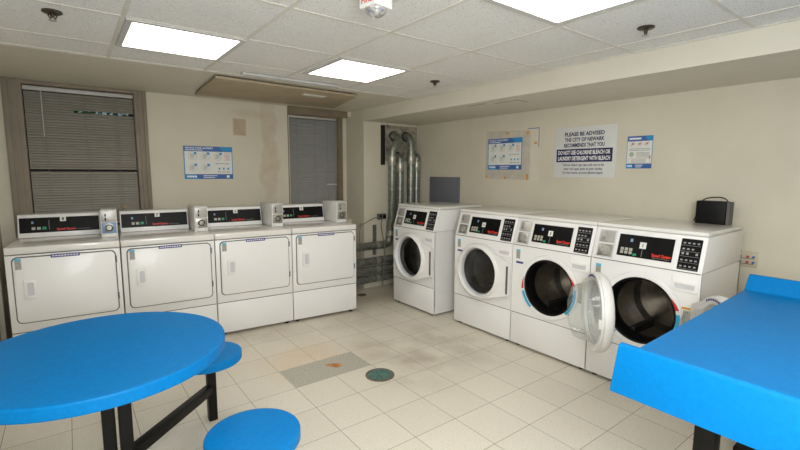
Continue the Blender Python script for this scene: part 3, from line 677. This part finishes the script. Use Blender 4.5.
def poster(name, label, loc, rz, w, h, title, kind):
    t = thing(name, label, 'poster', loc, rz)
    a, b = w/2, h/2
    MB().box(-a, a, -.002, .0, -b, b).done('sheet', 'posterblue', t, smooth=False)
    hd = h*.15
    MB().box(-a*.965, a*.965, -.0024, -.001, -b+hd, b-hd*1.05).done('white_field', 'paper', t, smooth=False)
    cy = MB(); cy.prism([(a*.42, b), (a, b), (a, b-hd), (a*.58, b-hd)], 'y', -.0026, -.001); cy.box(a*.965, a, -.0026, -.001, -b+hd, b-hd); cy.done('cyan_corner', 'postercyan', t, smooth=False); cy = MB(); cy.prism([(-a, -b), (-a*.42, -b), (-a*.58, -b+hd*.95), (-a, -b+hd*.95)], 'y', -.0026, -.001)
    cy.box(-a, -a*.965, -.0026, -.001, -b+hd, b-hd)
    cy.done('cyan_corner', 'postercyan', t, smooth=False)
    tx = MB()
    if title: tx.text(title, -a*.93, b-hd*.55, w=w*.56, h=hd*.36, y=-.0029, bold=.02); tx.box(-a*.93, -a*.25, -.0029, -.0024, b-hd*.84, b-hd*.72)
    else: tx.box(-a*.85, a*.1, -.0029, -.0024, b-hd*.7, b-hd*.35)
    for k in range(4): tx.box(-a*.9+k*a*.1, -a*.82+k*a*.1, -.0029, -.0024, -b+hd*.35, -b+hd*.7)
    for k in range(2): tx.box(-a*.25, a*.22+k*a*.1, -.0029, -.0024, -b+hd*(.25+.35*k), -b+hd*(.38+.35*k))
    if kind == 'wide': tx.box(a*.72, a*.84, -.0029, -.0024, -b+hd*.25, -b+hd*.75)
    tx.done('lettering', 'white_print', t, smooth=False)
    gr, bl, gy, rd = MB(), MB(), MB(), MB()
    def ring(x, z, r, mb): mb.lathe([(r, -.0027), (r*.93, -.0027)], (x, 0, z), 'y', 28)
    if kind == 'wide':
        for x, z in ((-.66, .4), (-.14, .4), (.38, .4), (-.66, -.3), (-.14, -.3)):
            X, Z = x*a, z*b; r = h*.125; ring(X, Z, r, gr)
            bl.box(X+r*.35, X+r*.95, -.0028, -.0022, Z+r*.35, Z+r*.95)
            for q in range(4): gy.box(X-r*.6, X+r*(.55-.1*q), -.0028, -.0022, Z+r*(.1-.22*q), Z+r*(.18-.22*q))
            gy.box(X-r*.5, X+r*.3, -.0028, -.0022, Z+r*.3, Z+r*.45)
        outline(rd, rrect(a*.66, a*.88, b*.14, b*.62, .003), .0025, -.0027, 0)
        for q in range(4): rd.box(a*.70, a*.84, -.0028, -.0022, b*(.22+.09*q), b*(.25+.09*q))
        gy.text('BEST PRACTICES', a*.28, -b*.08, w=a*.56, h=h*.035, y=-.0028, bold=.03)
        for q in range(3): bl.box(a*(.38+q*.19), a*(.45+q*.19), -.0028, -.0022, -b*.42, -b*(.30))
        for q in range(3): gy.box(a*(.34+q*.19), a*(.49+q*.19), -.0028, -.0022, -b*.58, -b*.54)
    else:
        for x in (-.55, 0, .55):
            ring(x*a, .52*b, a*.22, rd); gy.box(x*a-a*.09, x*a+a*.09, -.0026, -.0022, .46*b, .58*b)
            rd.prism([(x*a-a*.15, .52*b-a*.12), (x*a-a*.12, .52*b-a*.15), (x*a+a*.15, .52*b+a*.12), (x*a+a*.12, .52*b+a*.15)], 'y', -.0028, -.0024)
        for q in range(2): gy.box(-a*.82, a*.82, -.0028, -.0022, b*(.2-.1*q), b*(.235-.1*q))
        for q in range(5): gy.box(-a*.25, a*.8, -.0028, -.0022, b*(-.03-.07*q), b*(-.005-.07*q))
        gr.lathe([(0, -.0027), (a*.2, -.0027)], (-a*.6, 0, -b*.13), 'y', 24)
        outline(rd, rrect(-a*.85, a*.85, -b*.68, -b*.38, .004), .002, -.0027, 0)
        for q in range(3): gy.box(-a*.6, a*.55, -.0028, -.0022, -b*(.48+.07*q), -b*(.455+.07*q))
        rd.box(a*.78, a*.88, -.0029, -.0022, -b*.42, -b*.22)
        bl.box(-a*.3, a*.3, -.0028, -.0022, -b*.78, -b*.75)
    gr.done('icon_circles', 'printgreen', t, smooth=False); bl.done('blue_icons', 'postercyan', t, smooth=False); gy.done('print', 'printgrey', t, smooth=False); rd.done('red_marks', 'printred', t, smooth=False)
    return t
poster('laundry_poster', 'blue and white drying instruction poster on the far wall between the windows', (-.26, YF, 1.548), 0, .478, .335, 'DRYING YOUR LAUNDRY', 'wide')
t = thing('backing_board', 'greyish card taped with orange tabs behind the right wall instruction poster', 'board', (XR-.0035, .986, 1.646), -PI/2)
MB().prism([(-.29, .262), (.288, .24), (.294, -.258), (-.292, -.248)], 'y', -.003, .0).done('card', 'cardboard', t, smooth=False)
for x, z, ww, hh in ((0, .225, .03, .022), (.255, .215, .032, .026), (-.275, -.23, .02, .03), (-.01, -.24, .03, .024), (.265, -.225, .024, .06)):
    MB().box(x-ww/2, x+ww/2, -.0045, -.0029, z-hh/2, z+hh/2).done('tape', 'tape', t, smooth=False)
poster('laundry_poster', 'blue and white washing instruction poster taped onto the greyish card', (XR-.0066, 1.018, 1.657), -PI/2, .452, .328, 'WASHING YOUR LAUNDRY', 'wide')
t = thing('paper_sheet', 'pale paper sheet peeking out behind the greyish card on the right wall', 'paper', (XR, .80, 1.645), -PI/2)
MB().box(-.2, .21, -.003, .0, -.262, .262).done('sheet', 'pale', t, smooth=False)
MB().box(.06, .205, -.0036, -.002, .252, .258).box(.199, .205, -.0036, -.002, .07, .258).done('blue_border', 'posterblue', t, smooth=False)
MB().box(.15, .18, -.0036, -.002, .10, .12).done('yellow_mark', 'tape', t, smooth=False)
t = thing('notice_sign', 'white notice sign with navy lettering about bleach on the right wall', 'sign', (XR, .123, 1.649), -PI/2)
MB().box(-.3, .3, -.006, .0, -.229, .229, .002).done('sign_board', 'sign', t)
tx = MB()
for s_, z, ww in (('PLEASE BE ADVISED', .148, .38), ('THE CITY OF NEWARK', .098, .38), ('RECOMMENDS THAT YOU', .048, .39)):
    tx.text(s_, 0, z, w=ww, h=.033, y=-.0068, align='c', bold=.034)
tx.done('navy_lettering', 'navy', t, smooth=False); tx = MB()
for s_, z, ww in (('Chlorine bleach may react with rust in the', -.125, .40), ('water and cause spots on your clothes.', -.16, .38), ('For best results, use non-chlorine bleach.', -.195, .39)):
    tx.text(s_, 0, z, w=ww, h=.023, y=-.0068, align='c', bold=.012)
tx.done('fine_print', 'navy', t, smooth=False)
bd = MB().box(-.268, .268, -.0072, -.005, -.088, .03).done('navy_band', 'navy', t, smooth=False)
MB().text('DO NOT USE CHLORINE BLEACH OR', 0, -.019, w=.50, h=.035, y=-.0078, align='c', bold=.034).text('LAUNDRY DETERGENT WITH BLEACH', 0, -.072, w=.50, h=.035, y=-.0078, align='c', bold=.034).done('white_lettering', 'white_print', bd, smooth=False)
poster('safety_poster', 'small upright blue bordered poster right of the navy and white sign', (XR, -.363, 1.632), -PI/2, .20, .262, None, 'tall')
t = thing('valve_plate', 'beige wall plate with red and blue dots right of the last washer', 'wall plate', (XR, -1.10, .875), -PI/2)
MB().box(-.095, .095, -.008, .0, -.055, .055, .003).done('plate', 'outlet', t)
for x in (-.02, .055):
    for z in (-.02, .018):
        MB().lathe([(0, -.016), (.008, -.015), (.009, -.008)], (x-.014, 0, z), 'y', 14).done('red_knob', 'outred', t); MB().lathe([(0, -.016), (.008, -.015), (.009, -.008)], (x+.018, 0, z), 'y', 14).done('blue_knob', 'outblue', t)
for z in (-.034, .004): MB().box(-.085, .075, -.0095, -.008, z, z+.004).done('slot_line', 'seam', t, smooth=False)

# black box with its cable on the right end washer
t = thing('black_box', 'black electronic box standing on the right end washer against the wall', 'box', (2.15, -.95, 1.114), -PI/2)
MB().box(-.092, .085, -.045, .045, 0, .158, .003).done('case', 'blackm', t)
MB().box(.088, .106, -.04, .045, 0, .156, .003).done('end_cap', 'seam', t)
MB().tube(bez([(-.075, .02, .155), (-.06, .02, .185), (.0, .02, .18), (.05, .02, .2), (.075, .02, .16)]), .004, 8).tube(bez([(-.075, .02, .157), (-.1, .02, .15), (-.085, .03, .1), (-.12, .03, .02), (-.125, .03, .005)]), .004, 8).done('cable', 'bcord', t)

# small pale box on the floor left of the dryers
t = thing('floor_box', 'small pale box on the floor at the left end of the dryer row', 'box', (-2.02, 2.2, 0))
MB().box(-.09, .09, -.1, .1, .0, .58, .01).done('body', 'plastic', t); MB().box(-.095, .095, -.105, .105, .58, .61, .008).done('lid', 'plastic', t)

# ------------------------------------------------------------------ floor drains
def drain(x, y, r, label, m):
    t = thing('floor_drain', label, 'drain', (x, y, 0))
    MB().lathe([(r, .0005), (r*.99, .004), (r*.82, .005), (r*.8, .001)], seg=36).done('rim', 'drainring', t)
    g = MB().lathe([(0, .0015), (r*.8, .0015)], seg=36)
    g.done('grate', m, t)
    b = MB()
    for k in range(-4, 5):
        xx = k*r*.18; l = math.sqrt(max(0, (r*.78)**2-xx*xx)); b.box(xx-r*.04, xx+r*.04, -l, l, .001, .004)
    b.done('bars', m, t, smooth=False)
drain(.264, .43, .106, 'round teal floor drain with dark rim beside the grey tile patch', 'drain')
drain(1.265, 2.264, .055, 'small dark round drain in the floor near the corner ducts', 'drainring')

# ------------------------------------------------------------------ round blue cluster table
TX, TY = -1.386, .06; SQ = .45
t = thing('cluster_table', 'round blue table with attached blue round seats on a black steel frame', 'table', (TX, TY, 0))
R = .476
MB().lathe([(0, .74), (R-.012, .74), (R-.007, .7397), (R-.002, .7375), (R, .733), (R, .728), (R, .698), (R, .695), (R-.003, .690), (R-.008, .688), (R-.02, .688), (0, .688)], seg=96).done('tabletop', 'blue', t)
for ox, oy in ((.007, -.005), (.064, -.048)):
    MB().box(ox-.024, ox+.024, oy-.024, oy+.024, 0, .688, .003).done('post', 'frame', t)
MB().box(-.2, .2, -.03, .03, .672, .688, .002).box(-.03, .03, -.2, .2, .672, .688, .002).done('top_bracket', 'frame', t)
for sx in (-1, 1):
    for sy in (-1, 1):
        cx, cy = sx*SQ+.07*(sx > 0)-.07*(sx < 0), sy*SQ
        if sx > 0: cx, cy = (-.880-TX, .49-TY) if sy > 0 else (-.928-TX, -.419-TY)
        else: cx, cy = -cx*0-.5, sy*.45
        r = .182
        MB().lathe([(0, .44), (r-.013, .44), (r-.008, .4396), (r-.002, .437), (r, .432), (r, .427), (r, .401), (r, .398), (r-.004, .393), (r-.012, .392), (0, .392)], (cx, cy, 0), seg=56).done('seat', 'blue', t)
        if sx > 0 and sy > 0: cx, cy = -.855-TX, .555-TY
        MB().box(cx-.024, cx+.024, cy-.024, cy+.024, 0, .392, .003).done('seat_leg', 'frame', t)
        d = Vector((cx, cy, 0)); L = d.length; ang = math.atan2(cy, cx)
        MB().box(.0, L-.02, -.024, .024, .17, .22, .003).done('cross_bar', 'frame', t, xf=Matrix.Rotation(ang, 4, 'Z'))

# ------------------------------------------------------------------ blue folding table
ZF = .86
t = thing('folding_table', 'long blue folding table with upturned ends on black legs at right', 'table', (.0, -1.4, 0))
x0, x1, ya, yb = .0, 1.36, .025, -1.15
prof = [(-.042, .738), (-.002, .886), (.006, .894), (.022, .894), (.034, .886), (.05, .868), (.075, .86), (1.325, .86), (1.34, .864), (1.395, .935), (1.408, .938), (1.414, .93), (1.36, .84), (1.34, .825), (.05, .825), (.02, .83), (-.018, .738)]
ft_ = MB().prism(prof, 'y', yb, ya, .004)
for v in ft_.b.verts:
    if v.co.y > -.5: v.co.y -= .05*min(1, max(0, (v.co.x-.03)/.10))-.055*min(1, max(0, (v.co.x-.2)/1.1))
ft_.done('tabletop', 'blue', t)
for lx in (.35, 1.25):
    for ly in (-.15, -.98):
        MB().box(lx-.033, lx+.033, ly-.033, ly+.033, .03, .826, .004).done('leg', 'frame', t)
    MB().box(lx-.035, lx+.035, -1.1, -.02, .0, .06, .006).done('foot_bar', 'frame', t)
    MB().box(lx-.025, lx+.025, -.98, -.15, .77, .826, .003).done('top_rail', 'frame', t)

# ------------------------------------------------------------------ light, world, camera
w = bpy.data.worlds.new('World'); bpy.context.scene.world = w; w.use_nodes = True
w.node_tree.nodes['Background'].inputs['Color'].default_value = (.55, .7, .85, 1); w.node_tree.nodes['Background'].inputs['Strength'].default_value = .35
l = bpy.data.lights.new('camera_flash', 'AREA'); l.shape = 'DISK'; l.size = 1.1; l.energy = 64; l.color = (.93, .97, 1)
o = bpy.data.objects.new('camera_flash', l); C.objects.link(o); o.location = (-1.35, -2.5, 1.6); o.rotation_euler = (math.radians(80), 0, -.6486)

f_px = 436.794; yaw, pitch, roll = .6486, .1215, .0048
cam = bpy.data.cameras.new('camera'); cam.sensor_width = 36; cam.lens = f_px/800*36; cam.clip_start = .05
o = bpy.data.objects.new('camera', cam); C.objects.link(o)
cy_, sy_, cp, sp = math.cos(yaw), math.sin(yaw), math.cos(pitch), math.sin(pitch)
fw = Vector((sy_*cp, cy_*cp, -sp)); r_ = Vector((cy_, -sy_, 0)); u_ = r_.cross(fw)
cr, sr = math.cos(roll), math.sin(roll)
R2_ = r_*cr+u_*sr; U2_ = u_*cr-r_*sr
o.matrix_world = Matrix(((R2_.x, U2_.x, -fw.x, -1.4457), (R2_.y, U2_.y, -fw.y, -2.0578), (R2_.z, U2_.z, -fw.z, 1.4657), (0, 0, 0, 1)))
S = bpy.context.scene; S.camera = o
S.view_settings.view_transform = 'Standard'; S.view_settings.look = 'None'; S.view_settings.exposure = 0.; S.view_settings.gamma = 1.
S.cycles.use_denoising = True; S.cycles.transparent_max_bounces = 32
